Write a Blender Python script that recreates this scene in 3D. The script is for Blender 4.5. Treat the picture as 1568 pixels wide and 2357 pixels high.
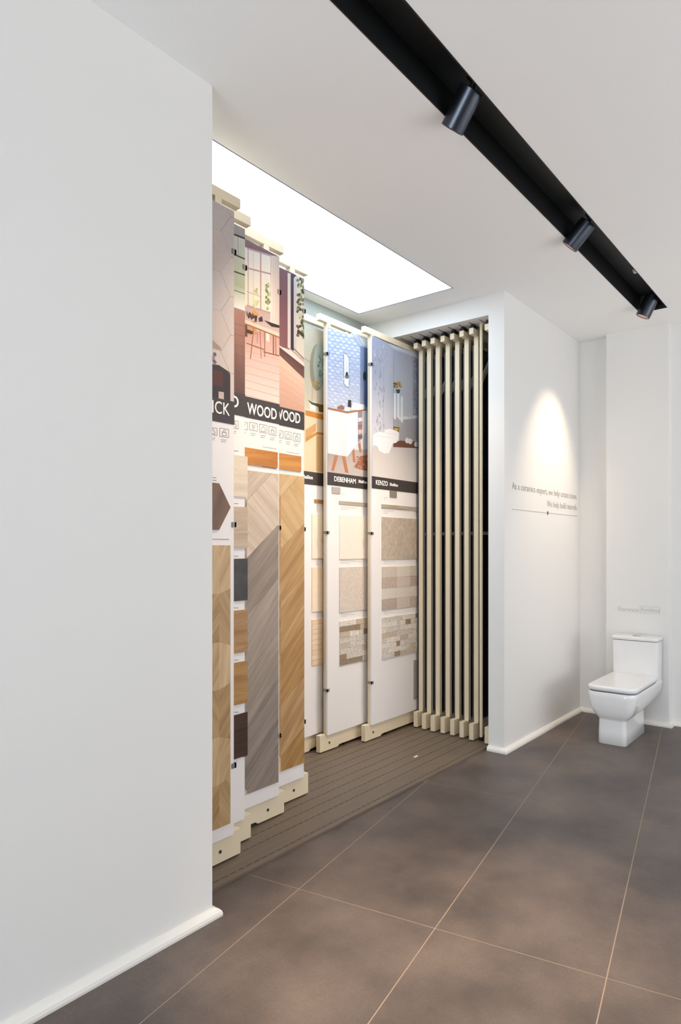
import bpy, bmesh, math, random
from mathutils import Vector, Matrix
R = math.radians
random.seed(7)

# ------------------------------------------------------------------ scene, camera, world, daylight, exposure
for o in list(bpy.data.objects):
    bpy.data.objects.remove(o)
scene = bpy.context.scene
COL = scene.collection
H = 1.5                       # camera height
F, CX, Y0, A = 1530.0, 784.0, 1260.0, R(38.66)
cd = bpy.data.cameras.new('camera')
cd.sensor_fit = 'HORIZONTAL'
cd.sensor_width = 36.0
cd.lens = 36.0 * F / 1568.0
cd.shift_x = 0.0
cd.shift_y = (Y0 - 2357 / 2) / 1568.0
cd.clip_start = 0.05
cam = bpy.data.objects.new('camera', cd)
cam.location = (0, 0, H)
cam.rotation_euler = (R(90), 0, A - R(90))
COL.objects.link(cam)
scene.camera = cam

world = bpy.data.worlds.new('world')
scene.world = world
world.use_nodes = True
bg = world.node_tree.nodes['Background']
bg.inputs['Color'].default_value = (0.80, 0.90, 1.0, 1)
bg.inputs['Strength'].default_value = 1.0

scene.view_settings.view_transform = 'Standard'
scene.view_settings.look = 'None'
scene.view_settings.gamma = 1.0
scene.view_settings.use_curve_mapping = False
scene.view_settings.exposure = 0.55
scene.cycles.use_denoising = True
scene.cycles.use_light_tree = False
scene.cycles.max_bounces = 6
scene.cycles.diffuse_bounces = 5
scene.cycles.glossy_bounces = 3
scene.cycles.use_adaptive_sampling = True
scene.cycles.adaptive_threshold = 0.03
scene.cycles.sample_clamp_indirect = 4.0


def area_light(name, loc, rot, sx, sy, watts, color):
    l = bpy.data.lights.new(name, 'AREA')
    l.shape = 'RECTANGLE'
    l.size, l.size_y = sx, sy
    l.energy = watts
    l.color = color
    o = bpy.data.objects.new(name, l)
    o.location = loc
    o.rotation_euler = rot
    COL.objects.link(o)
    return o


# daylight through the back shop window; the side window is unseen, added as fill
# (both lights are tilted upwards to brighten the ceiling)
area_light('daylight_back_window', (-4.15, 0.35, 1.5), (R(105), 0, R(-90)), 3.1, 2.4, 118, (0.80, 0.91, 1.0))
area_light('side_window_fill', (3.9, -3.35, 1.5), (R(138), 0, R(0)), 4.6, 2.2, 72, (0.96, 0.97, 1.0))


# ------------------------------------------------------------------ helpers
def lin(c):
    out = []
    for v in c[:3]:
        v = v / 255.0
        out.append(v / 12.92 if v <= 0.04045 else ((v + 0.055) / 1.055) ** 2.4)
    return (out[0], out[1], out[2], 1.0)


def at(px, py, Y):
    """point on the vertical plane y=Y measured from the photograph (x, z)"""
    fx, fy = math.cos(A), math.sin(A)
    rx, ry = math.sin(A), -math.cos(A)
    u = (px - CX) / F
    v = (Y0 - py) / F
    dx, dy = fx + rx * u, fy + ry * u
    t = Y / dy
    return dx * t, H + v * t


MATS = {}


def nodes_of(name):
    m = bpy.data.materials.new(name)
    m.use_nodes = True
    return m, m.node_tree.nodes, m.node_tree.links, m.node_tree.nodes['Principled BSDF']


def plain(name, rgb, rough=0.5, metal=0.0, noise=0.0, nscale=8.0, bump=0.0, bscale=200.0, coat=0.0, spec=0.5):
    if name in MATS:
        return MATS[name]
    m, N, L, b = nodes_of(name)
    b.inputs['Base Color'].default_value = lin(rgb)
    b.inputs['Roughness'].default_value = rough
    b.inputs['Metallic'].default_value = metal
    b.inputs['Coat Weight'].default_value = coat
    b.inputs['Specular IOR Level'].default_value = spec
    tc = N.new('ShaderNodeTexCoord')
    if noise > 0:
        n = N.new('ShaderNodeTexNoise')
        n.inputs['Scale'].default_value = nscale
        n.inputs['Detail'].default_value = 4
        L.new(tc.outputs['Object'], n.inputs['Vector'])
        r = N.new('ShaderNodeValToRGB')
        c = lin(rgb)
        r.color_ramp.elements[0].position = 0.3
        r.color_ramp.elements[1].position = 0.7
        r.color_ramp.elements[0].color = tuple(v * (1 - noise) for v in c[:3]) + (1,)
        r.color_ramp.elements[1].color = tuple(min(1, v * (1 + noise)) for v in c[:3]) + (1,)
        L.new(n.outputs['Fac'], r.inputs['Fac'])
        L.new(r.outputs['Color'], b.inputs['Base Color'])
    if bump > 0:
        n2 = N.new('ShaderNodeTexNoise')
        n2.inputs['Scale'].default_value = bscale
        L.new(tc.outputs['Object'], n2.inputs['Vector'])
        bp = N.new('ShaderNodeBump')
        bp.inputs['Strength'].default_value = bump
        bp.inputs['Distance'].default_value = 0.002
        L.new(n2.outputs['Fac'], bp.inputs['Height'])
        L.new(bp.outputs['Normal'], b.inputs['Normal'])
    MATS[name] = m
    return m


def emit(name, rgb, strength):
    m, N, L, b = nodes_of(name)
    b.inputs['Base Color'].default_value = (0.8, 0.8, 0.8, 1)
    b.inputs['Emission Color'].default_value = rgb + (1,)
    b.inputs['Emission Strength'].default_value = strength
    return m


def wood(name, c1, c2, angle=0.0, scale=1.0, rough=0.45, c3=None):
    """wood-look ceramic: grain runs along the local x axis turned by angle in the x-z plane"""
    if name in MATS:
        return MATS[name]
    m, N, L, b = nodes_of(name)
    b.inputs['Roughness'].default_value = rough
    tc = N.new('ShaderNodeTexCoord')
    rot = N.new('ShaderNodeMapping')
    rot.inputs['Rotation'].default_value = (0, R(angle), 0)
    L.new(tc.outputs['Object'], rot.inputs['Vector'])
    mp = N.new('ShaderNodeMapping')
    mp.inputs['Scale'].default_value = (2.2 * scale, 3, 26 * scale)
    L.new(rot.outputs['Vector'], mp.inputs['Vector'])
    n = N.new('ShaderNodeTexNoise')
    n.inputs['Scale'].default_value = 1.0
    n.inputs['Detail'].default_value = 5
    n.inputs['Roughness'].default_value = 0.62
    n.inputs['Distortion'].default_value = 0.6
    L.new(mp.outputs['Vector'], n.inputs['Vector'])
    r = N.new('ShaderNodeValToRGB')
    r.color_ramp.elements[0].position = 0.32
    r.color_ramp.elements[1].position = 0.66
    r.color_ramp.elements[0].color = lin(c1)
    r.color_ramp.elements[1].color = lin(c2)
    if c3:
        e = r.color_ramp.elements.new(0.24)
        e.color = lin(c3)
    L.new(n.outputs['Fac'], r.inputs['Fac'])
    L.new(r.outputs['Color'], b.inputs['Base Color'])
    MATS[name] = m
    return m


def link(name, me, mat=None, parent=None):
    o = bpy.data.objects.new(name, me)
    COL.objects.link(o)
    if mat is not None and not me.materials:
        me.materials.append(mat)
    if parent is not None:
        o.parent = parent
    return o


def from_bm(name, bm, mat, parent=None, smooth=False):
    me = bpy.data.meshes.new(name)
    bmesh.ops.recalc_face_normals(bm, faces=bm.faces)
    if smooth:
        for f in bm.faces:
            f.smooth = True
    mixed = [e for e in bm.edges if len(e.link_faces) == 2 and e.link_faces[0].smooth != e.link_faces[1].smooth]
    if mixed:
        bmesh.ops.split_edges(bm, edges=mixed)
    bm.to_mesh(me)
    bm.free()
    return link(name, me, mat, parent)


def add_box(bm, x0, x1, y0, y1, z0, z1):
    v = [bm.verts.new(p) for p in ((x0, y0, z0), (x1, y0, z0), (x1, y1, z0), (x0, y1, z0),
                                   (x0, y0, z1), (x1, y0, z1), (x1, y1, z1), (x0, y1, z1))]
    for f in ((0, 3, 2, 1), (4, 5, 6, 7), (0, 1, 5, 4), (1, 2, 6, 5), (2, 3, 7, 6), (3, 0, 4, 7)):
        bm.faces.new([v[i] for i in f])


def box(name, x0, x1, y0, y1, z0, z1, mat, parent=None, bevel=0.0, seg=2):
    bm = bmesh.new()
    add_box(bm, min(x0, x1), max(x0, x1), min(y0, y1), max(y0, y1), z0, z1)
    if bevel > 0:
        bmesh.ops.bevel(bm, geom=list(bm.edges), offset=bevel, segments=seg, affect='EDGES', profile=0.5)
    return from_bm(name, bm, mat, parent)


def boxes(name, lst, mat, parent=None):
    bm = bmesh.new()
    for b in lst:
        add_box(bm, *b)
    return from_bm(name, bm, mat, parent)


def extrude_y(name, prof, y0, y1, mat, parent=None, bevel=0.0):
    """prof: (x,z) polygon extruded along y"""
    bm = bmesh.new()
    a = [bm.verts.new((x, y0, z)) for x, z in prof]
    b = [bm.verts.new((x, y1, z)) for x, z in prof]
    bm.faces.new(a)
    bm.faces.new(b[::-1])
    n = len(prof)
    for i in range(n):
        bm.faces.new((a[i], b[i], b[(i + 1) % n], a[(i + 1) % n]))
    if bevel:
        bmesh.ops.bevel(bm, geom=list(bm.edges), offset=bevel, segments=1, affect='EDGES')
    return from_bm(name, bm, mat, parent)


def cyl(name, p0, p1, r, mat, parent=None, seg=24, bevel=0.0, r2=None):
    bm = bmesh.new()
    p0, p1 = Vector(p0), Vector(p1)
    d = p1 - p0
    q = d.to_track_quat('Z', 'Y').to_matrix().to_4x4()
    bmesh.ops.create_cone(bm, cap_ends=True, segments=seg, radius1=r, radius2=r if r2 is None else r2, depth=d.length,
                          matrix=Matrix.Translation((p0 + p1) / 2) @ q)
    if bevel:
        es = [e for e in bm.edges if len(e.link_faces) == 2 and any(len(f.verts) > 4 for f in e.link_faces)]
        bmesh.ops.bevel(bm, geom=es, offset=bevel, segments=2, affect='EDGES')
    for f in bm.faces:
        if len(f.verts) == 4:
            f.smooth = True
    return from_bm(name, bm, mat, parent)


def empty(name, loc, label=None, cat=None, group=None):
    o = bpy.data.objects.new(name, None)
    o.empty_display_size = 0.1
    o.location = loc
    COL.objects.link(o)
    if label:
        o['label'] = label
        o['category'] = cat
    if group:
        o['group'] = group
    return o


def adopt(root):
    """children were modelled in world coordinates: keep them there under the moved root"""
    bpy.context.view_layer.update()
    inv = root.matrix_world.inverted()
    for c in root.children:
        c.matrix_parent_inverse = inv


def tag(o, label, cat, group=None):
    o['label'] = label
    o['category'] = cat
    if group:
        o['group'] = group
    return o


def struct(o, label=None):
    o['kind'] = 'structure'
    if label:
        o['label'] = label
    return o


def text_mesh(name, body, size, mat, parent, origin, right, up, align='LEFT', extrude=0.0008, xscale=1.0, bold=0.0, width=None):
    cu = bpy.data.curves.new(name, 'FONT')
    cu.body = body
    cu.size = size
    cu.align_x = align
    cu.extrude = extrude
    cu.offset = bold
    cu.resolution_u = 3
    t = bpy.data.objects.new(name, cu)
    COL.objects.link(t)
    bpy.context.view_layer.update()
    me = bpy.data.meshes.new_from_object(t.evaluated_get(bpy.context.evaluated_depsgraph_get()))
    bpy.data.objects.remove(t)
    bpy.data.curves.remove(cu)
    right, up = Vector(right), Vector(up)
    nrm = right.cross(up)
    if width:
        xs = [v.co.x for v in me.vertices]
        xscale = width / (max(xs) - min(xs))
    for v in me.vertices:
        v.co = Vector(origin) + right * v.co.x * xscale + up * v.co.y + nrm * v.co.z
    me.materials.clear()
    return link(name, me, mat, parent)


# print: flat coloured inks, colour read from the mesh's ink attribute
def ink_material():
    m, N, L, b = nodes_of('printed_ink')
    at_ = N.new('ShaderNodeAttribute')
    at_.attribute_name = 'ink'
    tc = N.new('ShaderNodeTexCoord')
    n = N.new('ShaderNodeTexNoise')
    n.inputs['Scale'].default_value = 55
    n.inputs['Detail'].default_value = 3
    L.new(tc.outputs['Object'], n.inputs['Vector'])
    mx = N.new('ShaderNodeMix')
    mx.data_type = 'RGBA'
    mx.blend_type = 'OVERLAY'
    mx.inputs['Factor'].default_value = 0.12
    L.new(at_.outputs['Color'], mx.inputs[6])
    L.new(n.outputs['Color'], mx.inputs[7])
    hs = N.new('ShaderNodeHueSaturation')
    hs.inputs['Value'].default_value = 0.84
    L.new(mx.outputs[2], hs.inputs['Color'])
    L.new(hs.outputs['Color'], b.inputs['Base Color'])
    b.inputs['Roughness'].default_value = 0.4
    return m


INK = ink_material()


class Print:
    """flat printed picture on the vertical plane y=Y; shapes are layered a fraction of a millimetre apart"""

    def __init__(self, Y):
        self.Y = Y
        self.polys = []
        self.k = 0

    def _c(self, c, n):
        if isinstance(c, tuple):
            return [lin(c)] * n
        return [lin(q) for q in c]

    def xz(self, pts, c):
        self.k += 1
        self.polys.append((self.k, pts, self._c(c, len(pts))))

    def px(self, pts, c):
        self.xz([at(p[0], p[1], self.Y) for p in pts], c)

    def rect(self, x0, y0, x1, y1, c):      # pixel box following the wall's perspective: given by upper-left / lower-right points
        ax, az = at(x0, y0, self.Y)
        bx_, bz = at(x1, y1, self.Y)
        self.xz([(ax, az), (bx_, az), (bx_, bz), (ax, bz)], c)

    def line(self, p, q, w, c):
        (ax, az), (bx_, bz) = at(*p, self.Y), at(*q, self.Y)
        d = Vector((bx_ - ax, bz - az))
        if d.length == 0:
            return
        n = Vector((-d.y, d.x)).normalized() * (w / 2 * 0.0021)
        self.xz([(ax + n.x, az + n.y), (bx_ + n.x, bz + n.y), (bx_ - n.x, bz - n.y), (ax - n.x, az - n.y)], c)

    def oval(self, cx, cy, rx, ry, c, n=18, a0=0, a1=360):
        pts = [(cx + rx * math.cos(R(a0 + (a1 - a0) * i / n)), cy + ry * math.sin(R(a0 + (a1 - a0) * i / n))) for i in range(n)]
        self.px(pts, c)

    def frame(self, x0, y0, x1, y1, w, c):
        ax, az = at(x0, y0, self.Y)
        bx_, bz = at(x1, y1, self.Y)
        t = w * 0.0021
        for (u0, v0, u1, v1) in ((ax, az, bx_, az - t), (ax, bz + t, bx_, bz), (ax, az, ax + t, bz), (bx_ - t, az, bx_, bz)):
            self.xz([(u0, v0), (u1, v0), (u1, v1), (u0, v1)], c)

    def build(self, name, parent, x_lo=None, x_hi=None):
        me = bpy.data.meshes.new(name)
        vs, fs, cs = [], [], []
        for k, pts, c in self.polys:
            b = len(vs)
            y = self.Y - 0.0010 - 0.00001 * k
            area = sum(pts[i][0] * pts[(i + 1) % len(pts)][1] - pts[(i + 1) % len(pts)][0] * pts[i][1] for i in range(len(pts)))
            if area < 0:
                pts = pts[::-1]
                c = c[::-1]
            for p, q in zip(pts, c):
                x = p[0]
                if x_lo is not None:
                    x = max(x, x_lo)
                if x_hi is not None:
                    x = min(x, x_hi)
                vs.append((x, y, p[1]))
                cs.append(q)
            fs.append(tuple(range(b, b + len(pts))))
        me.from_pydata(vs, [], fs)
        ca = me.color_attributes.new('ink', 'FLOAT_COLOR', 'POINT')
        for i, q in enumerate(cs):
            ca.data[i].color = q
        o = link(name, me, INK, parent)
        if name == 'info_print':
            o['kind'] = 'stuff'          # hair-thin icon and caption lines
        return o


# ------------------------------------------------------------------ materials
M_WALL = plain('white_wall_paint', (231, 228, 224), 0.65)
M_CEIL = plain('white_ceiling_paint', (248, 246, 244), 0.8)
M_BASE = plain('glossy_white_skirting', (240, 234, 226), 0.3)
M_BLACK = plain('matt_black_metal', (16, 16, 17), 0.55)
M_SPOT = plain('black_spot_enamel', (74, 77, 85), 0.3, metal=0.9)
M_RING = plain('pink_copper_reflector', (206, 170, 158), 0.4)
M_FRAME = plain('cream_frame_paint', (229, 213, 184), 0.5, noise=0.03, nscale=4)
M_BOARD = plain('white_display_board', (238, 233, 231), 0.45)
M_BAND = plain('charcoal_print_band', (62, 54, 54), 0.45)
M_WHITEINK = plain('white_lettering', (250, 248, 242), 0.5)
M_CLIP = plain('grey_metal_clip', (132, 125, 124), 0.35, metal=0.2)
M_BOLT = plain('steel_bolt', (85, 92, 92), 0.35, metal=0.7)
M_CERAMIC = plain('white_glazed_ceramic', (240, 238, 236), 0.12, coat=0.3)
M_CHROME = plain('chrome', (190, 190, 190), 0.15, metal=1.0)
M_GREYTXT = plain('grey_wall_lettering', (176, 172, 167), 0.6)
M_PALETXT = plain('pale_grey_wall_lettering', (203, 200, 196), 0.6)
M_BLUE = plain('blue_vinyl', (40, 85, 140), 0.5)
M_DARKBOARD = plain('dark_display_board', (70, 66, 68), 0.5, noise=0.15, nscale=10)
M_GREY = plain('taupe_gap', (60, 52, 46), 0.7)


def floor_tile_mat():
    m, N, L, b = nodes_of('brown_grey_stone_tile')
    tc = N.new('ShaderNodeTexCoord')
    n = N.new('ShaderNodeTexNoise')
    n.inputs['Scale'].default_value = 2.2
    n.inputs['Detail'].default_value = 6
    n.inputs['Roughness'].default_value = 0.6
    L.new(tc.outputs['Object'], n.inputs['Vector'])
    r = N.new('ShaderNodeValToRGB')
    r.color_ramp.elements[0].position = 0.30
    r.color_ramp.elements[1].position = 0.72
    r.color_ramp.elements[0].color = lin((76, 68, 65))
    r.color_ramp.elements[1].color = lin((118, 104, 95))
    L.new(n.outputs['Fac'], r.inputs['Fac'])
    n2 = N.new('ShaderNodeTexNoise')
    n2.inputs['Scale'].default_value = 90
    n2.inputs['Detail'].default_value = 2
    L.new(tc.outputs['Object'], n2.inputs['Vector'])
    mx = N.new('ShaderNodeMix')
    mx.data_type = 'RGBA'
    mx.blend_type = 'OVERLAY'
    mx.inputs['Factor'].default_value = 0.18
    L.new(r.outputs['Color'], mx.inputs[6])
    L.new(n2.outputs['Fac'], mx.inputs[7])
    L.new(mx.outputs[2], b.inputs['Base Color'])
    mr = N.new('ShaderNodeMapRange')
    mr.inputs['To Min'].default_value = 0.36
    mr.inputs['To Max'].default_value = 0.52
    L.new(n.outputs['Fac'], mr.inputs['Value'])
    L.new(mr.outputs['Result'], b.inputs['Roughness'])
    b.inputs['Specular IOR Level'].default_value = 0.35
    return m


M_TILE = floor_tile_mat()
M_GROUT = plain('beige_grout', (160, 140, 122), 0.8)


def plank_mat():
    m, N, L, b = nodes_of('brown_platform_board')
    tc = N.new('ShaderNodeTexCoord')
    mp = N.new('ShaderNodeMapping')
    mp.inputs['Scale'].default_value = (3, 30, 3)
    L.new(tc.outputs['Object'], mp.inputs['Vector'])
    n = N.new('ShaderNodeTexNoise')
    n.inputs['Scale'].default_value = 1.5
    n.inputs['Detail'].default_value = 5
    L.new(mp.outputs['Vector'], n.inputs['Vector'])
    r = N.new('ShaderNodeValToRGB')
    r.color_ramp.elements[0].color = lin((100, 87, 74))
    r.color_ramp.elements[1].color = lin((124, 108, 92))
    L.new(n.outputs['Fac'], r.inputs['Fac'])
    L.new(r.outputs['Color'], b.inputs['Base Color'])
    b.inputs['Roughness'].default_value = 0.45
    return m


M_PLANK = plank_mat()


def groove_mat():
    """groove bottom: dark slots punched in a brown rail"""
    m, N, L, b = nodes_of('slotted_groove_rail')
    tc = N.new('ShaderNodeTexCoord')
    sx = N.new('ShaderNodeSeparateXYZ')
    L.new(tc.outputs['Object'], sx.inputs['Vector'])
    mu = N.new('ShaderNodeMath')
    mu.operation = 'MULTIPLY'
    mu.inputs[1].default_value = 20.0
    L.new(sx.outputs['X'], mu.inputs[0])
    fr = N.new('ShaderNodeMath')
    fr.operation = 'FRACT'
    L.new(mu.outputs[0], fr.inputs[0])
    gt = N.new('ShaderNodeMath')
    gt.operation = 'GREATER_THAN'
    gt.inputs[1].default_value = 0.68
    L.new(fr.outputs[0], gt.inputs[0])
    mx = N.new('ShaderNodeMix')
    mx.data_type = 'RGBA'
    L.new(gt.outputs[0], mx.inputs['Factor'])
    mx.inputs[6].default_value = lin((40, 32, 28))
    mx.inputs[7].default_value = lin((110, 96, 82))
    L.new(mx.outputs[2], b.inputs['Base Color'])
    b.inputs['Roughness'].default_value = 0.6
    return m


M_GROOVE = groove_mat()

# ------------------------------------------------------------------ room shell
CZ = 3.375                      # ceiling height
WY = 2.095                      # face of the long wall
XB, XF = -4.2, 6.14             # back (behind camera) and far walls
YR = -3.4                       # wall on the right, out of view
WX0, WX1 = 1.784, 4.53          # niche opening along the wall
NB = 3.33                       # back of the niche
SOF = 3.222                     # soffit of the side pockets
X_POCKET_L = 0.35

# floor slab and stone tiles
floor = struct(box('floor', XB, XF, YR, NB, -0.12, -0.0008, M_GROUT), 'large brown-grey stone tiles with pale grout lines')
ang = R(10.1)
u = Vector((math.cos(ang), math.sin(ang)))
v = Vector((math.sin(ang), -math.cos(ang)))
N0 = Vector((2.166, 1.967))
TU, TV, GAP = 1.52, 0.632, 0.0045


def clip_poly(poly, x0, x1, y0, y1):
    def cut(ps, f, inter):
        out = []
        for i in range(len(ps)):
            a, b = ps[i], ps[(i + 1) % len(ps)]
            fa, fb = f(a), f(b)
            if fa >= 0:
                out.append(a)
            if (fa >= 0) != (fb >= 0):
                t = fa / (fa - fb)
                out.append((a[0] + (b[0] - a[0]) * t, a[1] + (b[1] - a[1]) * t))
        return out
    for f in (lambda p: p[0] - x0, lambda p: x1 - p[0], lambda p: p[1] - y0, lambda p: y1 - p[1]):
        if poly:
            poly = cut(poly, f, None)
    return poly


for i in range(-5, 4):
    for j in range(-3, 11):
        o_ = N0 + u * (TU * i) + v * (TV * j)
        q = [o_ + u * GAP / 2 + v * GAP / 2, o_ + u * (TU - GAP / 2) + v * GAP / 2,
             o_ + u * (TU - GAP / 2) + v * (TV - GAP / 2), o_ + u * GAP / 2 + v * (TV - GAP / 2)]
        p = clip_poly([(a.x, a.y) for a in q], XB, XF, YR, 2.245)
        if len(p) < 3:
            continue
        ar = abs(sum(p[k][0] * p[(k + 1) % len(p)][1] - p[(k + 1) % len(p)][0] * p[k][1] for k in range(len(p)))) / 2
        if ar < 0.004:
            continue
        bm = bmesh.new()
        lo = [bm.verts.new((a[0], a[1], -0.0007)) for a in p]
        hi = [bm.verts.new((a[0], a[1], 0.0)) for a in p]
        bm.faces.new(hi)
        for k in range(len(p)):
            bm.faces.new((lo[k], lo[(k + 1) % len(p)], hi[(k + 1) % len(p)], hi[k]))
        from_bm('floor_tile', bm, M_TILE, floor)

# walls
struct(boxes('wall_left', [(XB, WX0, WY, WY + 0.125, 0, CZ), (X_POCKET_L, WX0, WY + 0.125, NB, SOF, CZ)], M_WALL))
struct(boxes('wall_partition', [(WX1, XF, WY, WY + 0.125, 0, CZ), (WX1, XF, WY + 0.125, NB, SOF, CZ)], M_WALL))
struct(box('wall_niche', X_POCKET_L - 0.1, XF + 0.12, NB, NB + 0.12, 0, CZ, plain('grey_green_niche_shade', (150, 156, 150), 0.7)))  # grey-green puts the niche's shade into the wall colour and cuts bounce
struct(box('wall_pocket', X_POCKET_L - 0.1, X_POCKET_L, WY + 0.125, NB, 0, CZ, M_WALL))
struct(box('wall_far', XF, XF + 0.12, YR, NB, 0, CZ, M_WALL))
PIL = 6.04
struct(box('wall_pilaster', PIL, XF, 1.325, 1.83, 0, CZ, M_WALL))
# back wall with the shop window (behind the camera), right wall with an added, unseen window for fill light
struct(boxes('wall_back', [(XB - 0.12, XB, YR, -1.25, 0, CZ), (XB - 0.12, XB, 2.0, WY + 0.12, 0, CZ),
                           (XB - 0.12, XB, -1.25, 2.0, 2.95, CZ), (XB - 0.12, XB, -1.25, 2.0, 0, 0.15)], M_WALL))
struct(boxes('wall_right', [(XB, 1.2, YR - 0.12, YR, 0, CZ), (6.0, XF, YR - 0.12, YR, 0, CZ),
                            (1.2, 6.0, YR - 0.12, YR, 2.95, CZ), (1.2, 6.0, YR - 0.12, YR, 0, 0.25)], M_WALL))


def glass_mat():
    m = bpy.data.materials.new('window_glass')
    m.use_nodes = True
    N, L = m.node_tree.nodes, m.node_tree.links
    N.clear()
    out = N.new('ShaderNodeOutputMaterial')
    t = N.new('ShaderNodeBsdfTransparent')
    g = N.new('ShaderNodeBsdfGlossy')
    g.inputs['Roughness'].default_value = 0.02
    mx = N.new('ShaderNodeMixShader')
    mx.inputs[0].default_value = 0.06
    L.new(t.outputs[0], mx.inputs[1])
    L.new(g.outputs[0], mx.inputs[2])
    L.new(mx.outputs[0], out.inputs['Surface'])
    return m


M_GLASS = glass_mat()
w1 = struct(box('window_1', XB - 0.07, XB - 0.06, -1.25, 2.0, 0.15, 2.95, M_GLASS))
for yy in (-1.23, -0.16, 0.91, 1.98):
    box('window_frame', XB - 0.10, XB - 0.03, yy - 0.025, yy + 0.025, 0.15, 2.95, M_BLACK, w1)
for zz in (0.175, 2.925):
    box('window_frame', XB - 0.10, XB - 0.03, -1.25, 2.0, zz - 0.025, zz + 0.025, M_BLACK, w1)
w2 = struct(box('added_window_2', 1.2, 6.0, YR - 0.07, YR - 0.06, 0.25, 2.95, M_GLASS))  # unseen window added to go with the side fill light
for xx in (1.22, 2.8, 4.4, 5.98):
    box('window_frame', xx - 0.025, xx + 0.025, YR - 0.10, YR - 0.03, 0.25, 2.95, M_BLACK, w2)
for zz in (0.275, 2.925):
    box('window_frame', 1.2, 6.0, YR - 0.10, YR - 0.03, zz - 0.025, zz + 0.025, M_BLACK, w2)

# ceiling with the openings for the black channel and the light panel
CHX0, CHX1, CHY0, CHY1 = -2.6, 5.65, 1.25, 1.45
LPX0, LPX1, LPY0, LPY1 = 1.95, 4.26, 2.366, 3.222
C1 = CZ + 0.16
struct(boxes('ceiling', [
    (XB, XF, YR, CHY0, CZ, C1), (XB, CHX0, CHY0, CHY1, CZ, C1), (CHX1, XF, CHY0, CHY1, CZ, C1),
    (XB, XF, CHY1, LPY0, CZ, C1), (XB, LPX0, LPY0, LPY1, CZ, C1), (LPX1, XF, LPY0, LPY1, CZ, C1),
    (XB, XF, LPY1, NB, CZ, C1)], M_CEIL))


# skirting: rounded white bead
def skirting(name, path, mat=M_BASE):
    """path: list of (x,y) along the wall face; bead lies to the right-hand side of travel"""
    prof = [(0.0, 0.0), (0.030, 0.0), (0.031, 0.010), (0.028, 0.021), (0.020, 0.030), (0.008, 0.036), (0.0, 0.037)]
    bm = bmesh.new()
    pts = [Vector(p) for p in path]
    rings = []
    for i, p in enumerate(pts):
        ds = []
        if i > 0:
            ds.append((pts[i] - pts[i - 1]).normalized())
        if i < len(pts) - 1:
            ds.append((pts[i + 1] - pts[i]).normalized())
        ns = [Vector((d.y, -d.x)) for d in ds]
        if len(ns) == 2:
            b = ns[0] + ns[1]
            b = b / b.dot(ns[0])
        else:
            b = ns[0]
        rings.append([bm.verts.new((p.x + b.x * a, p.y + b.y * a, z)) for a, z in prof])
    n = len(prof)
    for r0, r1 in zip(rings, rings[1:]):
        for k in range(n):
            bm.faces.new((r0[k], r1[k], r1[(k + 1) % n], r0[(k + 1) % n]))
    bm.faces.new(rings[0])
    bm.faces.new(rings[-1][::-1])
    return struct(from_bm(name, bm, mat))


skirting('baseboard_left', [(XB, WY), (WX0, WY), (WX0, WY + 0.125)])
skirting('baseboard_partition', [(WX1, WY + 0.125), (WX1, WY), (XF, WY), (XF, 1.83), (PIL, 1.83), (PIL, 1.325), (XF, 1.325), (XF, YR)])

# ------------------------------------------------------------------ slotted platform in the niche
PY0 = 2.243
plat = empty('track_platform', ((WX0 + WX1) / 2, 2.8, 0), 'brown slatted platform with dotted grooves under the sliding panels', 'platform')
PT = 0.012
TR0, TRP = 2.4075, 0.0892       # first groove line and spacing
grooves = [2.282] + [TR0 + TRP * k for k in range(10)]
edges = [PY0] + grooves + [NB]
box('groove_bed', X_POCKET_L, XF, PY0 + 0.02, NB, -0.0007, PT - 0.0006, M_GROOVE, plat)
for a, b in zip(edges, edges[1:]):
    y0 = a if a == PY0 else a + 0.0028
    y1 = b if b == NB else b - 0.0028
    bm = bmesh.new()
    add_box(bm, X_POCKET_L, XF, y0, y1, -0.0006, PT)
    from_bm('plank', bm, M_PLANK, plat)
adopt(plat)

# ------------------------------------------------------------------ light panel
lp = empty('ceiling_light_panel', (3.1, 2.8, CZ), 'glowing bluish-white rectangular ceiling light panel above the sliding displays', 'ceiling light')
M_LP = emit('lit_diffuser', (0.76, 0.88, 1.0), 3.8)
box('diffuser', LPX0, LPX1, LPY0, LPY1, CZ + 0.002, CZ + 0.03, M_LP, lp)
M_LPF = plain('grey_blue_panel_edge', (95, 95, 125), 0.5)
boxes('edge_trim', [(LPX0, LPX1, LPY0, LPY0 + 0.006, CZ - 0.001, CZ + 0.02), (LPX0, LPX1, LPY1 - 0.006, LPY1, CZ - 0.001, CZ + 0.02),
                    (LPX0, LPX0 + 0.006, LPY0, LPY1, CZ - 0.001, CZ + 0.02), (LPX1 - 0.006, LPX1, LPY0, LPY1, CZ - 0.001, CZ + 0.02)], M_LPF, lp)
adopt(lp)

# ------------------------------------------------------------------ black ceiling channel and spotlights
CT = CZ + 0.13
ch = empty('lighting_channel', (3.0, 1.35, CT), 'long black recessed ceiling channel holding the spotlights', 'light channel')
box('channel_top', CHX0, CHX1, CHY0, CHY1, CT, CT + 0.02, M_BLACK, ch)
box('channel_side', CHX0, CHX1, CHY1 - 0.004, CHY1 + 0.001, CZ - 0.001, CT, M_BLACK, ch)
box('channel_side', CHX0, CHX1, CHY0 - 0.001, CHY0 + 0.004, CZ - 0.001, CT, M_BLACK, ch)
box('channel_end', CHX1 - 0.004, CHX1 + 0.001, CHY0, CHY1, CZ - 0.001, CT, M_BLACK, ch)
box('channel_end', CHX0 - 0.001, CHX0 + 0.004, CHY0, CHY1, CZ - 0.001, CT, M_BLACK, ch)
box('power_rail', CHX0 + 0.05, CHX1 - 0.05, 1.29, 1.33, CT - 0.0115, CT, M_BLACK, ch)
adopt(ch)

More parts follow.
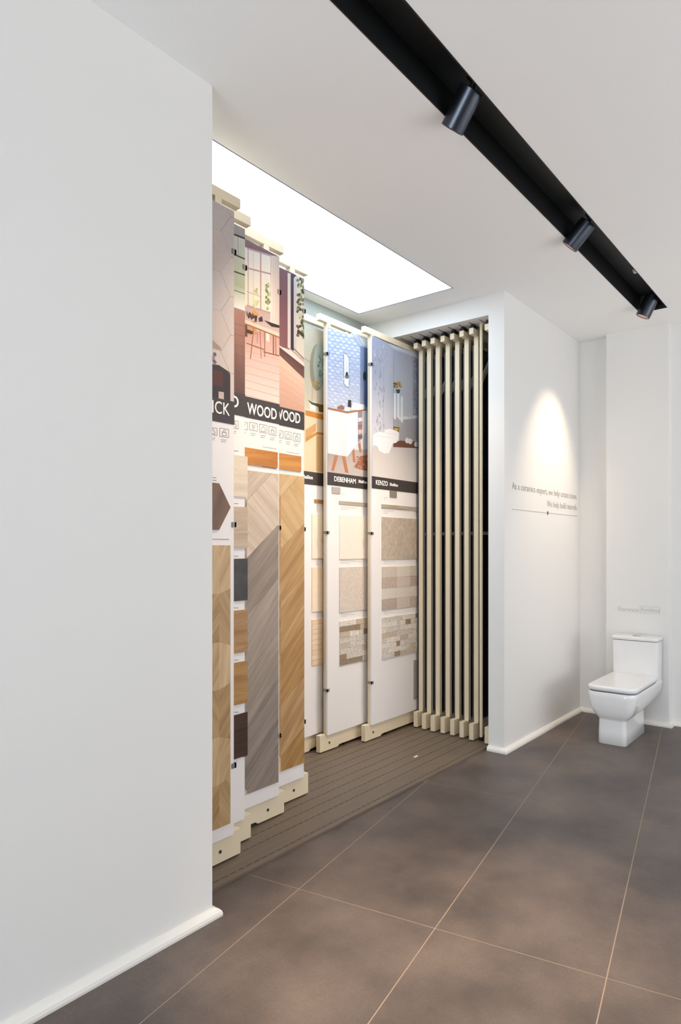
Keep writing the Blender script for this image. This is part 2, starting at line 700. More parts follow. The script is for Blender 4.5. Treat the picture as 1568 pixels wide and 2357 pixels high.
SPOTS = [
    # x of the mount, beam direction, watts, beam angle, label
    (2.54, (0.16, 0.885, -1), 78, 80, 'nearest large black cylinder spotlight in the ceiling channel, tilted to the wood panels'),
    (4.02, (-0.06, 0.97, -1), 100, 64, 'middle black cylinder spotlight in the ceiling channel, tilted to the niche'),
    (5.50, (-0.06, 0.50, -1), 75, 64, 'smallest farthest black spotlight at the end of the ceiling channel'),
    (1.15, (0.27, -0.06, -1), 400, 41, 'black cylinder spotlight in the channel above the left white wall'),
    (-0.35, (0.10, -0.2, -1), 45, 60, 'unseen black cylinder spotlight added in the channel behind the viewpoint'),  # extra lamp added out of view to help light the room
]
M_LENS = emit('lit_lens', (1.0, 0.82, 0.66), 0.9)
M_LENS.cycles.emission_sampling = 'NONE'


def tube(name, p0, p1, ro, ri, mat, parent, seg=40):
    bm = bmesh.new()
    p0, p1 = Vector(p0), Vector(p1)
    q = (p1 - p0).to_track_quat('Z', 'Y').to_matrix()
    rings = []
    for p, r in ((p0, ri), (p0, ro - 0.002), (p0 + (p1 - p0) * 0.01, ro), (p1 - (p1 - p0) * 0.01, ro), (p1, ro - 0.002), (p1, ri)):
        rings.append([bm.verts.new(p + q @ Vector((r * math.cos(2 * math.pi * i / seg), r * math.sin(2 * math.pi * i / seg), 0))) for i in range(seg)])
    n = len(rings)
    for k in range(n):
        a, b = rings[k], rings[(k + 1) % n]
        for i in range(seg):
            f = bm.faces.new((a[i], a[(i + 1) % seg], b[(i + 1) % seg], b[i]))
            f.smooth = k in (2, 5)
    return from_bm(name, bm, mat, parent)


for sx, dv, watts, beam, lab in SPOTS:
    sp = empty('track_spotlight', (sx, 1.31, CT - 0.012), lab, 'spotlight', 'black spotlights in the ceiling channel')
    d = Vector(dv).normalized()
    piv = Vector((sx, 1.312, CZ + 0.072))
    top = piv + d * 0.014
    bot = top + d * 0.162
    box('adapter', sx - 0.05, sx + 0.05, 1.293, 1.327, CT - 0.040, CT - 0.0125, M_BLACK, sp, bevel=0.003)
    cyl('arm', (sx, 1.31, CT - 0.036), piv + d * 0.016, 0.011, M_BLACK, sp, 16)
    tube('body', top, bot, 0.053, 0.045, M_SPOT, sp)
    cyl('back_plate', top + d * 0.001, top + d * 0.010, 0.046, M_SPOT, sp, 32)
    tube('reflector', bot - d * 0.03, bot - d * 0.003, 0.0449, 0.040, M_RING, sp)
    cyl('lens', bot - d * 0.034, bot - d * 0.030, 0.0449, M_LENS, sp, 32)
    l = bpy.data.lights.new('spot_beam', 'SPOT')
    l.energy = watts
    l.color = (1.0, 0.78, 0.56)
    l.spot_size = R(beam)
    l.spot_blend = 1.0
    l.shadow_soft_size = 0.03
    lo = bpy.data.objects.new('spot_beam', l)
    COL.objects.link(lo)
    lo.location = bot + d * 0.012
    lo.rotation_euler = d.to_track_quat('-Z', 'Y').to_euler()
    lo.parent = sp
    adopt(sp)

plug = empty('ceiling_sensor', (5.08, 1.335, CT), 'tiny white knob inside the black ceiling channel near its far end', 'sensor')
cyl('cap', (5.08, 1.335, CT - 0.022), (5.08, 1.335, CT), 0.016, M_CERAMIC, plug, 16, bevel=0.003)
cyl('collar', (5.08, 1.335, CT - 0.006), (5.08, 1.335, CT + 0.001), 0.02, M_CERAMIC, plug, 16)
adopt(plug)

# ------------------------------------------------------------------ sliding display panels
PW = 1.25                       # panel width
RZ0, RZ1 = 3.140, 3.187         # top rail
BZ0, BZ1 = 0.136, 3.098         # board
FT = 0.037                      # frame depth
BT = 0.018                      # board thickness
FZ = PT + 0.008                 # feet float on hidden rollers


def foot_profile(x0, x1):
    return [(x0, FZ), (x0 + 0.205, FZ), (x0 + 0.222, FZ + 0.016), (x1 - 0.222, FZ + 0.016), (x1 - 0.205, FZ), (x1, FZ),
            (x1, 0.142), (x1 - 0.057, 0.142), (x1 - 0.060, BZ0 - 0.001), (x0 + 0.062, BZ0 - 0.001), (x0 + 0.059, 0.142), (x0, 0.142)]


def panel_frame(x0, Yf, label, group, cat='display panel', wheels=True):
    x1 = x0 + PW
    root = empty('sliding_display_panel', ((x0 + x1) / 2, Yf + FT / 2, PT), label, cat, group)
    ft = extrude_y('foot_beam', foot_profile(x0, x1), Yf, Yf + FT, M_FRAME, root, bevel=0.0015)
    for bx_ in (x0 + 0.105, x1 - 0.13):
        cyl('bolt', (bx_, Yf - 0.0025, 0.072), (bx_, Yf + 0.001, 0.072), 0.0085, M_BOLT, ft, 14)
    for wx in (x0 + 0.3, x1 - 0.3):
        cyl('roller', (wx, Yf + 0.010, PT + 0.013), (wx, Yf + 0.027, PT + 0.013), 0.013, M_BLACK, ft, 16)
    box('top_rail', x0, x1, Yf, Yf + FT, RZ0, RZ1, M_FRAME, root, bevel=0.0015, seg=1)
    box('post', x0 + 0.083, x0 + 0.12, Yf, Yf + FT, 0.13, RZ0, M_FRAME, root)
    box('post', x1 - 0.16, x1 - 0.12, Yf, Yf + FT, 0.13, RZ0, M_FRAME, root)
    if wheels:
        for wx in (x0 + 0.04, x1 - 0.04):
            bm = bmesh.new()
            add_box(bm, wx - 0.034, wx + 0.034, Yf + 0.004, Yf + 0.033, RZ1, RZ1 + 0.022)
            add_box(bm, wx - 0.022, wx + 0.022, Yf + 0.008, Yf + 0.029, RZ1 + 0.022, RZ1 + 0.0345)
            g = from_bm('guide_wheel', bm, M_BLACK, root)
    return root, x0, x1


def add_board(root, x0, x1, Yf, side, mat=M_BOARD):
    """side: which end shows in the photograph, clips on both ends"""
    b = box('board', x0 + 0.062, x1 - 0.060, Yf - BT, Yf, BZ0, BZ1, mat, root, bevel=0.001, seg=1)
    for zz in (2.905, 1.608, 0.463):
        for e in (0, 1):
            if e == 0:
                lst = [(x0 + 0.052, x0 + 0.080, Yf - BT - 0.005, Yf - BT - 0.0005, zz - 0.010, zz + 0.010),
                       (x0 + 0.052, x0 + 0.0615, Yf - BT - 0.005, Yf + 0.012, zz - 0.010, zz + 0.010)]
            else:
                lst = [(x1 - 0.075, x1 - 0.049, Yf - BT - 0.005, Yf - BT - 0.0005, zz - 0.012, zz + 0.012),
                       (x1 - 0.0595, x1 - 0.049, Yf - BT - 0.005, Yf, zz - 0.012, zz + 0.012)]
            boxes('clip', lst, M_CLIP, root)
    return b


def finish_panel(root):
    adopt(root)


def sample(board, x0, x1, z0, z1, Y, mat, name='sample_tile', th=0.008):
    return box(name, x0, x1, Y - th, Y, z0, z1, mat, board)


def piece(board, pts, Y, mat, name='plank', th=0.007):
    """flat piece cut to a polygon, a real few-millimetre-thick tile"""
    pts = [p for i, p in enumerate(pts) if (Vector(p) - Vector(pts[i - 1])).length > 1e-4]
    return extrude_y(name, pts, Y - th, Y, mat, board)


def track(k):
    return 2.389 + TRP * k


INKG = (120, 112, 108)
PAPER = (238, 233, 231)


def icon_row(P, boxes_, kinds):
    for (a, b, c, d), kind in zip(boxes_, kinds):
        P.frame(a, b, c, d, 0.9, INKG)
        w, h = c - a, d - b
        mx, my = (a + c) / 2, (b + d) / 2
        if kind == 'bag':
            P.frame(mx - w * .22, my - h * .1, mx + w * .25, my + h * .32, 0.9, INKG)
            P.line((mx - w * .12, my - h * .1), (mx - w * .02, my - h * .28), 0.9, INKG)
            P.line((mx + w * .16, my - h * .1), (mx + w * .04, my - h * .28), 0.9, INKG)
        elif kind == 'house':
            P.line((mx - w * .25, my), (mx, my - h * .25), 0.9, INKG)
            P.line((mx, my - h * .25), (mx + w * .25, my + h * .06), 0.9, INKG)
            P.line((mx - w * .25, my), (mx - w * .25, my + h * .27), 0.9, INKG)
            P.line((mx + w * .25, my + h * .06), (mx + w * .25, my + h * .3), 0.9, INKG)
            P.line((mx - w * .25, my + h * .27), (mx + w * .25, my + h * .3), 0.9, INKG)
        else:
            P.line((mx - w * .2, my - h * .2), (mx, my + h * .28), 0.9, INKG)
            P.line((mx, my + h * .28), (mx + w * .22, my - h * .2), 0.9, INKG)
            P.line((mx - w * .05, my - h * .25), (mx + w * .02, my + h * .1), 0.9, INKG)
        for k in range(2):       # caption lines
            P.line((mx - w * .35, d + 4 + 4 * k), (mx + w * (.3 - .1 * k), d + 5.2 + 4.3 * k), 1.0, (165, 158, 152))


LG = 'sliding sample panels in the niche'

# ---- P1 : hexagon panel
Yf = track(0)
rt, x0, x1 = panel_frame(2.212 - PW, Yf, 'sliding panel with hexagon tile photo and ICK lettering, nearest the white wall', LG, wheels=False)
bd = add_board(rt, x0, x1, Yf, 1)
YB = Yf - BT
bx0, bx1 = x0 + 0.062, x1 - 0.060
P = Print(YB)
P.xz([(bx0, BZ1), (bx1, BZ1), (bx1, 2.19), (bx0, 2.19)], [(196, 184, 180), (196, 184, 180), (222, 206, 198), (222, 206, 198)])
for hx in range(-4, 1):
    pass
GL = (158, 142, 134)
for a, b in [((528, 490), (531, 499)), ((531, 499), (541, 503)), ((531, 499), (508, 532)), ((508, 532), (488, 524)), ((508, 532), (531, 591)), ((531, 591), (541, 594)),
             ((531, 591), (507, 625)), ((507, 625), (488, 618)), ((507, 625), (530, 682)), ((530, 682), (541, 685)), ((530, 682), (508, 716)),
             ((508, 716), (489, 711)), ((508, 716), (531, 771)), ((531, 771), (541, 774)), ((531, 771), (508, 809)), ((508, 809), (489, 800)),
             ((508, 809), (529, 858)), ((529, 858), (541, 862))]:
    P.line(a, b, 1.2, GL)
P.px([(488, 524), (508, 532), (531, 591), (507, 625), (488, 618)], [(205, 188, 180)] * 5)
P.px([(489, 711), (508, 716), (530, 771), (508, 809), (489, 802)], [(214, 196, 187)] * 5)
P.px([(489, 782), (508, 800), (510, 808), (489, 802)], (176, 150, 138))
for k in range(9):
    P.oval(490 + random.random() * 11, 814 + k * 3.4, 4, 3, random.choice([(120, 92, 100), (80, 62, 70), (158, 134, 138)]), 8)
P.px([(470, 838), (503, 840), (527, 856), (530, 862), (530, 930), (470, 926)], (58, 46, 48))
P.px([(470, 846), (513, 856), (513, 890), (470, 882)], (88, 50, 42))
P.px([(503, 901), (515, 903), (515, 921), (503, 918)], (210, 192, 182))
P.build('photo_print', bd, bx0, bx1)
box('title_band', bx0, bx1, YB - 0.0035, YB, 2.083, 2.192, M_BAND, bd)
tx, tz = at(527.5, 955.5, YB)
text_mesh('title_lettering', 'BRICK', 0.083, M_WHITEINK, bd, (tx, YB - 0.0042, tz - 0.004), (1, 0, 0), (0, 0, 1), 'RIGHT', 0.0006, 0.83)
P = Print(YB)
icon_row(P, [(479, 982, 500, 1003), (505.5, 984.5, 526.5, 1008)], ['house', 'bag'])
P.line((489, 1099), (498, 1100), 1.2, INKG)
P.line((489, 1105), (498, 1106), 1.2, INKG)
P.line((480, 1241), (527, 1241.5), 1.5, (150, 142, 138))
P.build('info_print', bd, bx0, bx1)
M_HEXB = wood('brown_leather_ceramic', (92, 66, 52), (128, 98, 80), 70, 0.5, 0.5)
cxh, czh = 1.995, 1.688
hexp = [(2.124, 1.689), (2.054, 1.797), (1.936, 1.797), (1.866, 1.689), (1.936, 1.581), (2.054, 1.581)]
piece(bd, hexp, YB, M_HEXB, 'hexagon_sample', 0.008)
# large hexagon-cut wood sample: pieces between stepped seams
W1 = [wood('honey_oak_a', (176, 142, 100), (206, 176, 134), 62, 1.0), wood('honey_oak_b', (160, 128, 86), (196, 164, 120), -58, 1.0),
      wood('honey_oak_c', (184, 150, 108), (214, 186, 146), 80, 1.0), wood('honey_oak_d', (150, 116, 74), (190, 156, 110), 50, 1.0)]
sx0, sx1 = 1.52, 2.124
zs = [1.51, 1.285, 1.06, 0.84, 0.62, 0.40, 0.199]
for k in range(6):
    za, zb = zs[k], zs[k + 1]
    m1 = 2.055
    j = 0.022 if k % 2 else -0.022
    jb = -j if k < 5 else 0
    ja = j if k > 0 else 0
    piece(bd, [(m1, za), (sx1, za + ja), (sx1, zb + jb), (m1, zb)], YB, W1[k % 4], 'wood_piece')
    piece(bd, [(1.80, za), (m1, za), (m1, zb), (1.80, zb)], YB, W1[(k + 2) % 4], 'wood_piece')
    piece(bd, [(sx0, za), (1.80, za), (1.80, zb), (sx0, zb)], YB, W1[(k + 1) % 4], 'wood_piece')
finish_panel(rt)

# ---- P2 : narrow visible strip with six stacked samples
Yf = track(1)
rt, x0, x1 = panel_frame(2.366 - PW, Yf, 'sliding panel showing a thin strip of stacked wood and dark samples beside the hexagon panel', LG, wheels=False)
bd = add_board(rt, x0, x1, Yf, 1)
YB = Yf - BT
bx0, bx1 = x0 + 0.062, x1 - 0.060
P = Print(YB)
P.xz([(bx0, BZ1), (bx1, BZ1), (bx1, 2.19), (bx0, 2.19)], [(168, 158, 158), (168, 158, 158), (120, 84, 76), (120, 84, 76)])
P.px([(500, 524), (567, 552), (567, 700), (500, 690)], [(205, 205, 195), (205, 205, 195), (150, 165, 125), (150, 165, 125)])
P.px([(500, 640), (567, 668), (567, 717), (500, 694)], [(160, 172, 140), (176, 186, 160), (232, 226, 216), (232, 226, 216)])
for (ya, yb, w) in ((541, 551, 4), (587, 598, 3.4), (626, 635, 3.2), (669, 678, 1.6)):
    P.line((500, ya - (yb - ya) * 1.64), (567, yb), w, (32, 26, 26))
P.line((547, 545), (548, 588), 1.2, (110, 105, 95))
P.px([(500, 700), (541, 714), (567, 720), (567, 915), (500, 900)], [(150, 104, 92), (168, 120, 106), (160, 114, 100), (96, 66, 60), (96, 66, 60)])
for k in range(7):
    P.line((500, 735 + k * 24), (567, 752 + k * 24), 1.2, (120, 82, 72))
P.build('photo_print', bd, bx0, bx1)
box('title_band', bx0, bx1, YB - 0.0035, YB, 2.156, 2.266, M_BAND, bd)
tx, tz = at(549, 939, YB)
text_mesh('title_lettering', 'WOOD', 0.083, M_WHITEINK, bd, (tx, YB - 0.0042, tz - 0.002), (1, 0, 0), (0, 0, 1), 'RIGHT', 0.0006, 0.95, 0.001)
P = Print(YB)
icon_row(P, [(530, 966, 548.5, 988)], ['bag'])
for (a, b) in ((541, 1038), (541, 1159), (541, 1280), (541, 1399), (541, 1519), (541, 1639)):
    P.line((536, b), (549, b + 0.3), 1.4, (150, 142, 138))
P.build('info_print', bd, bx0, bx1)
S2 = [wood('cream_oak', (214, 196, 172), (230, 216, 196), 0, 1.0), wood('grey_oak', (176, 152, 128), (208, 188, 166), 4, 1.0),
      plain('charcoal_stone', (58, 54, 54), 0.4, noise=0.35, nscale=18), wood('walnut_oak', (140, 102, 62), (184, 142, 96), 3, 1.0, c3=(84, 56, 34)),
      wood('amber_oak', (150, 108, 58), (186, 144, 88), -3, 1.0), wood('dark_wenge', (50, 32, 20), (72, 48, 30), 0, 1.0)]
for (za, zb), m in zip(((1.956, 1.752), (1.702, 1.496), (1.444, 1.235), (1.188, 0.977), (0.930, 0.722), (0.672, 0.456)), S2):
    sample(bd, 1.75, 2.318, zb, za, YB, m)
finish_panel(rt)

# ---- P3 : E WOOD, grey chevron
Yf = track(2)
rt, x0, x1 = panel_frame(2.706 - PW, Yf, 'sliding panel headed E WOOD with dining room photo and grey-beige chevron sample', LG, wheels=False)
bd = add_board(rt, x0, x1, Yf, 1)
YB = Yf - BT
bx0, bx1 = x0 + 0.062, x1 - 0.060
P = Print(YB)
P.xz([(bx0, BZ1), (bx1, BZ1), (bx1, 2.28), (bx0, 2.28)], [(128, 96, 102), (150, 120, 122), (226, 204, 196), (220, 196, 186)])
P.px([(500, 516), (645, 592), (645, 600), (500, 545)], (120, 90, 98))
P.px([(520, 555), (625, 588), (624, 722), (520, 690)], [(222, 214, 208), (228, 220, 214), (224, 214, 190), (220, 212, 190)])
for a, b, w in [((571, 574), (571, 705), 2.6), ((600, 582), (600, 713), 4.5), ((624, 589), (624, 722), 3), ((568, 572), (625, 590), 3), ((568, 617), (624, 631), 4),
                ((568, 671), (600, 683), 1.6), ((583, 580), (583, 700), 0.9), ((568, 703), (624, 721), 4)]:
    P.line(a, b, w, (176, 142, 144))
for k in range(22):
    P.oval(612 + random.random() * 9, 650 + random.random() * 62, 2.8, 4, random.choice([(150, 160, 110), (120, 130, 84), (186, 186, 150)]), 8)
for k in range(9):
    P.oval(584 + random.random() * 9, 664 + random.random() * 14, 2.6, 3.2, random.choice([(170, 176, 120), (196, 196, 150)]), 8)
for k in range(8):
    P.oval(582 + random.random() * 12, 692 + random.random() * 16, 3, 4, random.choice([(190, 196, 140), (206, 206, 160)]), 8)
P.px([(624, 588), (645, 592), (645, 758), (621, 748), (623, 700)], [(214, 200, 192), (196, 182, 178), (206, 184, 174), (216, 200, 190), (226, 212, 204)])
for xx in (629, 634, 639):
    P.line((xx, 592), (xx - 1, 752), 1.2, (190, 172, 166))
# floor of the room and furniture
P.px([(480, 740), (645, 774), (645, 934), (480, 892)], [(180, 134, 122), (196, 152, 142), (236, 218, 210), (232, 212, 202)])
for k in range(9):
    P.line((500, 772 + k * 17), (645, 812 + k * 17), 1.3, (196, 158, 146))
P.px([(480, 712), (569, 742), (569, 776), (480, 752)], (96, 62, 50))
P.px([(569, 744), (586, 738), (592, 770), (569, 772)], (186, 138, 104))
P.px([(567, 757), (584, 764), (580, 770), (567, 766)], (58, 40, 36))
for a, b, w in [((585, 745), (576, 826), 3), ((598, 758), (601, 826), 2.4), ((609, 758), (609, 822), 3), ((629, 764), (629, 816), 5), ((634, 766), (635, 818), 3),
                ((567, 790), (610, 806), 3), ((606, 810), (645, 820), 3.4), ((592, 766), (592, 790), 1.6)]:
    P.line(a, b, w, (146, 92, 66))
P.px([(612, 756), (620, 760), (620, 788), (612, 784)], (226, 208, 200))
P.px([(500, 710), (645, 768), (645, 776), (500, 718)], (226, 196, 176))
P.px([(500, 718), (645, 776), (645, 779), (500, 722)], (150, 100, 74))
P.px([(607, 737), (645, 750), (645, 756), (625, 752)], (36, 28, 30))
P.px([(577, 724), (585, 713), (593, 722), (597, 727)], (206, 146, 62))
P.px([(586, 726), (592, 727), (590, 742), (586, 740)], (42, 32, 34))
P.px([(595, 732), (603, 728), (605, 740), (596, 741)], (52, 42, 46))
for k in range(8):
    P.oval(568 + k * 2.2, 720 + (k % 3) * 4 + k * 0.8, 2.4, 4, random.choice([(56, 38, 40), (110, 70, 64), (150, 110, 100)]), 8)
P.build('photo_print', bd, bx0, bx1)
box('title_band', bx0, bx1, YB - 0.0035, YB, 2.178, 2.287, M_BAND, bd)
ta, tz = at(574.5, 950.5, YB)
tb, tz2 = at(636.5, 958, YB)
text_mesh('title_lettering', 'E WOOD', 0.083, M_WHITEINK, bd, (tb, YB - 0.0042, tz - 0.006), (1, 0, 0), (0, 0, 1), 'RIGHT', 0.0006, 0.775, 0.0012)
P = Print(YB)
icon_row(P, [(551, 969, 570, 990), (574, 971, 592.5, 993), (597, 975.5, 615, 998), (618.5, 980.5, 636, 1003.5)], ['leaf', 'leaf', 'house', 'bag'])
P.line((604, 1028), (636, 1033.5), 1.0, (200, 180, 165))
P.line((604, 1074), (636, 1079), 1.4, (140, 132, 128))
P.build('info_print', bd, bx0, bx1)
sample(bd, 2.03, 2.627, 1.934, 2.020, YB, wood('orange_teak', (176, 108, 40), (206, 140, 66), 6, 0.9, c3=(110, 70, 30)))
G3 = [wood('beige_driftwood', (188, 166, 144), (216, 198, 178), 44, 1.0), wood('beige_driftwood_b', (196, 174, 152), (222, 204, 186), -40, 1.0),
      wood('grey_driftwood', (132, 118, 106), (168, 152, 138), 46, 1.0), wood('grey_driftwood_b', (142, 126, 114), (176, 160, 146), 50, 1.0),
      wood('grey_driftwood_c', (124, 112, 104), (158, 144, 134), 42, 1.0)]


def chevron(bd, YB, px_lines, xl, xr, ztop, zbot, mats, mirror_to):
    """px_lines: seams rising to the right, each given by its left and right pixel on the sample; pieces lie between seams"""
    Z = []
    for (p, q) in px_lines:
        (ax, az), (bx_, bz) = at(*p, YB), at(*q, YB)
        s = (bz - az) / (bx_ - ax)
        Z.append((az + (xl - ax) * s, az + (xr - ax) * s))
    Z = [(ztop + 9, ztop + 9)] + Z + [(zbot - 9, zbot - 9)]
    for k in range(len(Z) - 1):
        (la, ra), (lb, rb) = Z[k], Z[k + 1]
        g = 0.0008
        poly = [(xl, la - g), (xr, ra - g), (xr, rb + g), (xl, lb + g)]
        poly = clip_poly(poly, xl, xr, zbot, ztop)
        if len(poly) >= 3:
            piece(bd, poly, YB, mats[k % len(mats)], 'chevron_plank')
            mir = [(2 * xl - a, b) for a, b in poly][::-1]
            mir = clip_poly(mir, mirror_to, xl, zbot, ztop)
            if len(mir) >= 3:
                piece(bd, mir, YB, mats[(k + 1) % len(mats)], 'chevron_plank')


chevron(bd, YB, [((568, 1151), (623, 1091)), ((568, 1283), (637, 1210)), ((568, 1415), (637, 1333)), ((569, 1546), (637, 1456)),
                 ((571, 1671), (637, 1583)), ((572, 1810), (638, 1712))], 2.398, 2.634, 1.902, 0.214,
        [G3[0], G3[1], G3[2], G3[3], G3[2], G3[4], G3[4]], 2.05)
finish_panel(rt)

# ---- P4 : WOOD, honey chevron
Yf = track(3)
rt, x0, x1 = panel_frame(3.010 - PW, Yf, 'sliding panel headed WOOD with garden window photo and honey-coloured plank sample', LG, wheels=False)
bd = add_board(rt, x0, x1, Yf, 1)
YB = Yf - BT
bx0, bx1 = x0 + 0.062, x1 - 0.060
P = Print(YB)
P.xz([(bx0, BZ1), (bx1, BZ1), (bx1, 2.30), (bx0, 2.30)], [(104, 70, 80), (104, 70, 80), (232, 204, 190), (214, 170, 150)])
P.px([(600, 596), (666, 630), (666, 812), (600, 760)], [(110, 72, 82), (104, 68, 78), (128, 84, 84), (128, 84, 84)])
P.px([(662, 628), (669, 630), (669, 804), (662, 800)], (206, 192, 188))
P.px([(669, 630), (684, 634), (676, 640), (676, 808), (669, 804)], (46, 36, 48))
P.px([(676, 640), (682, 634), (682, 812), (676, 808)], (196, 186, 190))
P.px([(682, 632), (707, 644), (707, 830), (682, 812)], (206, 200, 188))
for k in range(120):
    P.oval(684 + random.random() * 20, 642 + random.random() * 136, 2.2 + random.random() * 1.6, 3.5, random.choice([(70, 74, 44), (96, 100, 66), (130, 130, 92), (60, 52, 42), (186, 184, 150), (206, 204, 184)]), 7)
for k in range(16):
    P.oval(686 + k * 1.1, 762 + k * 1.0, 2.4, 4, (58, 50, 42), 7)
P.line((676, 802), (705, 828), 2, (70, 52, 60))
P.px([(643, 797), (668, 806), (706, 838), (706, 848), (643, 802)], (224, 208, 202))
P.px([(600, 770), (643, 799), (706, 846), (706, 874), (643, 818), (600, 786)], [(92, 58, 52)] * 3 + [(112, 76, 66)] * 3)
P.px([(600, 786), (643, 818), (706, 874), (706, 952), (600, 930)], [(220, 186, 166), (226, 192, 172), (226, 196, 178), (214, 168, 146), (206, 160, 140)])
for k in range(8):
    P.line((610, 800 + k * 18), (704, 876 + k * 13), 1.2, (204, 158, 138))
P.build('photo_print', bd, bx0, bx1)
box('title_band', bx0, bx1, YB - 0.0035, YB, 2.197, 2.302, M_BAND, bd)
tx, tz = at(690.5, 975, YB)
text_mesh('title_lettering', 'E WOOD', 0.083, M_WHITEINK, bd, (tx, YB - 0.0042, tz - 0.001), (1, 0, 0), (0, 0, 1), 'RIGHT', 0.0006, 0.76, 0.0012)
P = Print(YB)
icon_row(P, [(636, 989, 651.5, 1009), (655.5, 992, 671, 1013), (674.5, 996, 690.5, 1018)], ['leaf', 'house', 'bag'])
P.line((660, 1040), (690, 1045), 1.0, (200, 180, 165))
P.build('info_print', bd, bx0, bx1)
sample(bd, 2.40, 2.918, 1.947, 2.037, YB, wood('orange_teak_b', (184, 116, 46), (212, 150, 76), 4, 0.9, c3=(120, 78, 34)))
G4 = [wood('pale_honey', (204, 170, 124), (226, 196, 152), 42, 1.0), wood('pale_honey_b', (198, 158, 106), (220, 186, 138), -45, 1.0),
      wood('honey_plank', (168, 126, 74), (204, 164, 112), 46, 1.0), wood('honey_plank_b', (154, 112, 60), (190, 148, 92), 44, 1.0),
      wood('honey_plank_c', (162, 122, 78), (200, 160, 114), 48, 1.0)]
chevron(bd, YB, [((645, 1143), (686, 1097)), ((645, 1263), (696, 1209)), ((646, 1385), (697, 1322)), ((646, 1505), (699, 1437)), ((647, 1620), (699, 1555)), ((647, 1738), (699, 1672))],
        2.744, 2.946, 1.919, 0.222, [G4[0], G4[1], G4[2], G4[2], G4[3], G4[4], G4[3]], 2.45)
finish_panel(rt)

# ---- P5 : beige bathroom (mirror and orchid)
BANDZ0, BANDZ1 = 1.954, 2.047
Yf = track(9)
rt, x0, x1 = panel_frame(3.42, Yf, 'rearmost sliding panel with round mirror and orchid photo, half hidden behind the wood panels', LG, wheels=False)
bd = add_board(rt, x0, x1, Yf, 0)
YB = Yf - BT
bx0, bx1 = x0 + 0.062, x1 - 0.060
P = Print(YB)
P.xz([(bx0, BZ1), (bx1, BZ1), (bx1, 2.04), (bx0, 2.04)], [(176, 170, 150), (176, 170, 150), (224, 196, 160), (236, 214, 184)])
P.oval(730, 846, 17, 54, (150, 138, 112), 22)
P.oval(737, 840, 16, 52, (166, 172, 158), 22)
for k in range(26):
    P.oval(730 + random.random() * 14, 815 + random.random() * 55, 2.2, 3.4, random.choice([(130, 146, 120), (186, 190, 180), (110, 124, 100)]), 7)
P.line((703, 826), (716, 835), 2.4, (196, 130, 70))
P.line((719, 880), (718, 925), 1.2, (120, 110, 70))
P.oval(726, 882, 9, 5, (176, 146, 86), 10)
P.px([(703, 938), (800, 962), (800, 1090), (703, 1084)], (232, 206, 172))
P.px([(712, 924), (728, 926), (726, 946), (714, 944)], (236, 230, 222))
P.px([(708, 920), (719, 926), (735, 930), (742, 940), (730, 936), (716, 930)], (70, 84, 50))
P.px([(732, 930), (800, 940), (800, 958), (734, 948)], (116, 84, 48))
P.px([(703, 944), (800, 968), (800, 982), (703, 956)], (204, 132, 58))
P.px([(703, 990), (727, 974), (727, 992), (703, 1012)], (206, 158, 104))
P.px([(703, 1008), (730, 994), (800, 1004), (800, 1012), (730, 1000), (703, 1018)], (196, 140, 76))
P.px([(727, 1002), (800, 1014), (800, 1096), (727, 1084)], (216, 178, 130))
P.build('photo_print', bd, bx0, bx1)
box('title_band', bx0, bx1, YB - 0.0035, YB, BANDZ0, BANDZ1, M_BAND, bd)
tx, tz = at(719.5, 1103.5, YB)
text_mesh('title_lettering', '30x60cm', 0.036, M_WHITEINK, bd, (tx, YB - 0.0042, tz), (1, 0, 0), (0, 0, 1), 'RIGHT', 0.0006, 0.9, 0.0008)
M_CREAM = plain('cream_ceramic', (240, 226, 206), 0.35, noise=0.02, nscale=20)
M_PEACH = wood('peach_linear_ceramic', (226, 196, 162), (238, 214, 184), 0, 1.2)
sample(bd, 3.66, 4.3, 1.826, 1.851, YB, wood('ochre_border', (150, 110, 60), (180, 140, 84), 0, 1.0))
M_SHADOWG = plain('dark_tile_edge', (120, 104, 92), 0.6)
for (za, zb), m in zip(((1.747, 1.419), (1.356, 1.032)), (M_CREAM, wood('cream_linear_ceramic', (236, 214, 186), (244, 228, 206), 0, 0.6))):
    sample(bd, 3.63, 4.3, zb, za, YB, m)
for k in range(9):
    z1 = 0.976 - k * 0.0371
    sample(bd, 3.63, 4.3, z1 - 0.0358, z1, YB, (M_PEACH, wood('peach_linear_ceramic_b', (232, 204, 172), (242, 222, 196), 0, 1.0))[k % 2], 'tile_strip')
finish_panel(rt)

# ---- P6 : DEBENHAM
Yf = track(8)
rt, x0, x1 = panel_frame(3.642, Yf, 'white sliding panel headed DEBENHAM with vanity cabinet bathroom photo', LG, wheels=False)
bd = add_board(rt, x0, x1, Yf, 0)
YB = Yf - BT
bx0, bx1 = x0 + 0.062, x1 - 0.060
P = Print(YB)
P.xz([(bx0, BZ1), (bx1, BZ1), (bx1, 2.04), (bx0, 2.04)], [(150, 168, 214), (186, 196, 224), (214, 208, 208), (228, 228, 234)])
for row in range(26):
    for c in range(6):
        ax = 753 + c * 13 + (row % 2) * 6
        ay = 758 + row * 7.0 + c * 2.4 + row * 0.2
        if ax > 826:
            continue
        P.px([(ax, ay), (ax + 6, ay - 1.5), (ax + 12, ay + 3), (ax + 5, ay + 5)], random.choice([(206, 214, 232), (196, 206, 228), (216, 222, 236)]))
P.px([(808, 764), (900, 800), (900, 830), (830, 800)], (188, 198, 220))
P.px([(826, 776), (900, 800), (900, 820), (836, 794)], (224, 236, 240))
P.px([(829, 796), (900, 820), (900, 962), (829, 944)], [(128, 146, 184), (128, 146, 184), (150, 160, 186), (150, 160, 186)])
P.px([(838, 800), (900, 822), (900, 948), (838, 936)], [(96, 112, 150)] * 4)
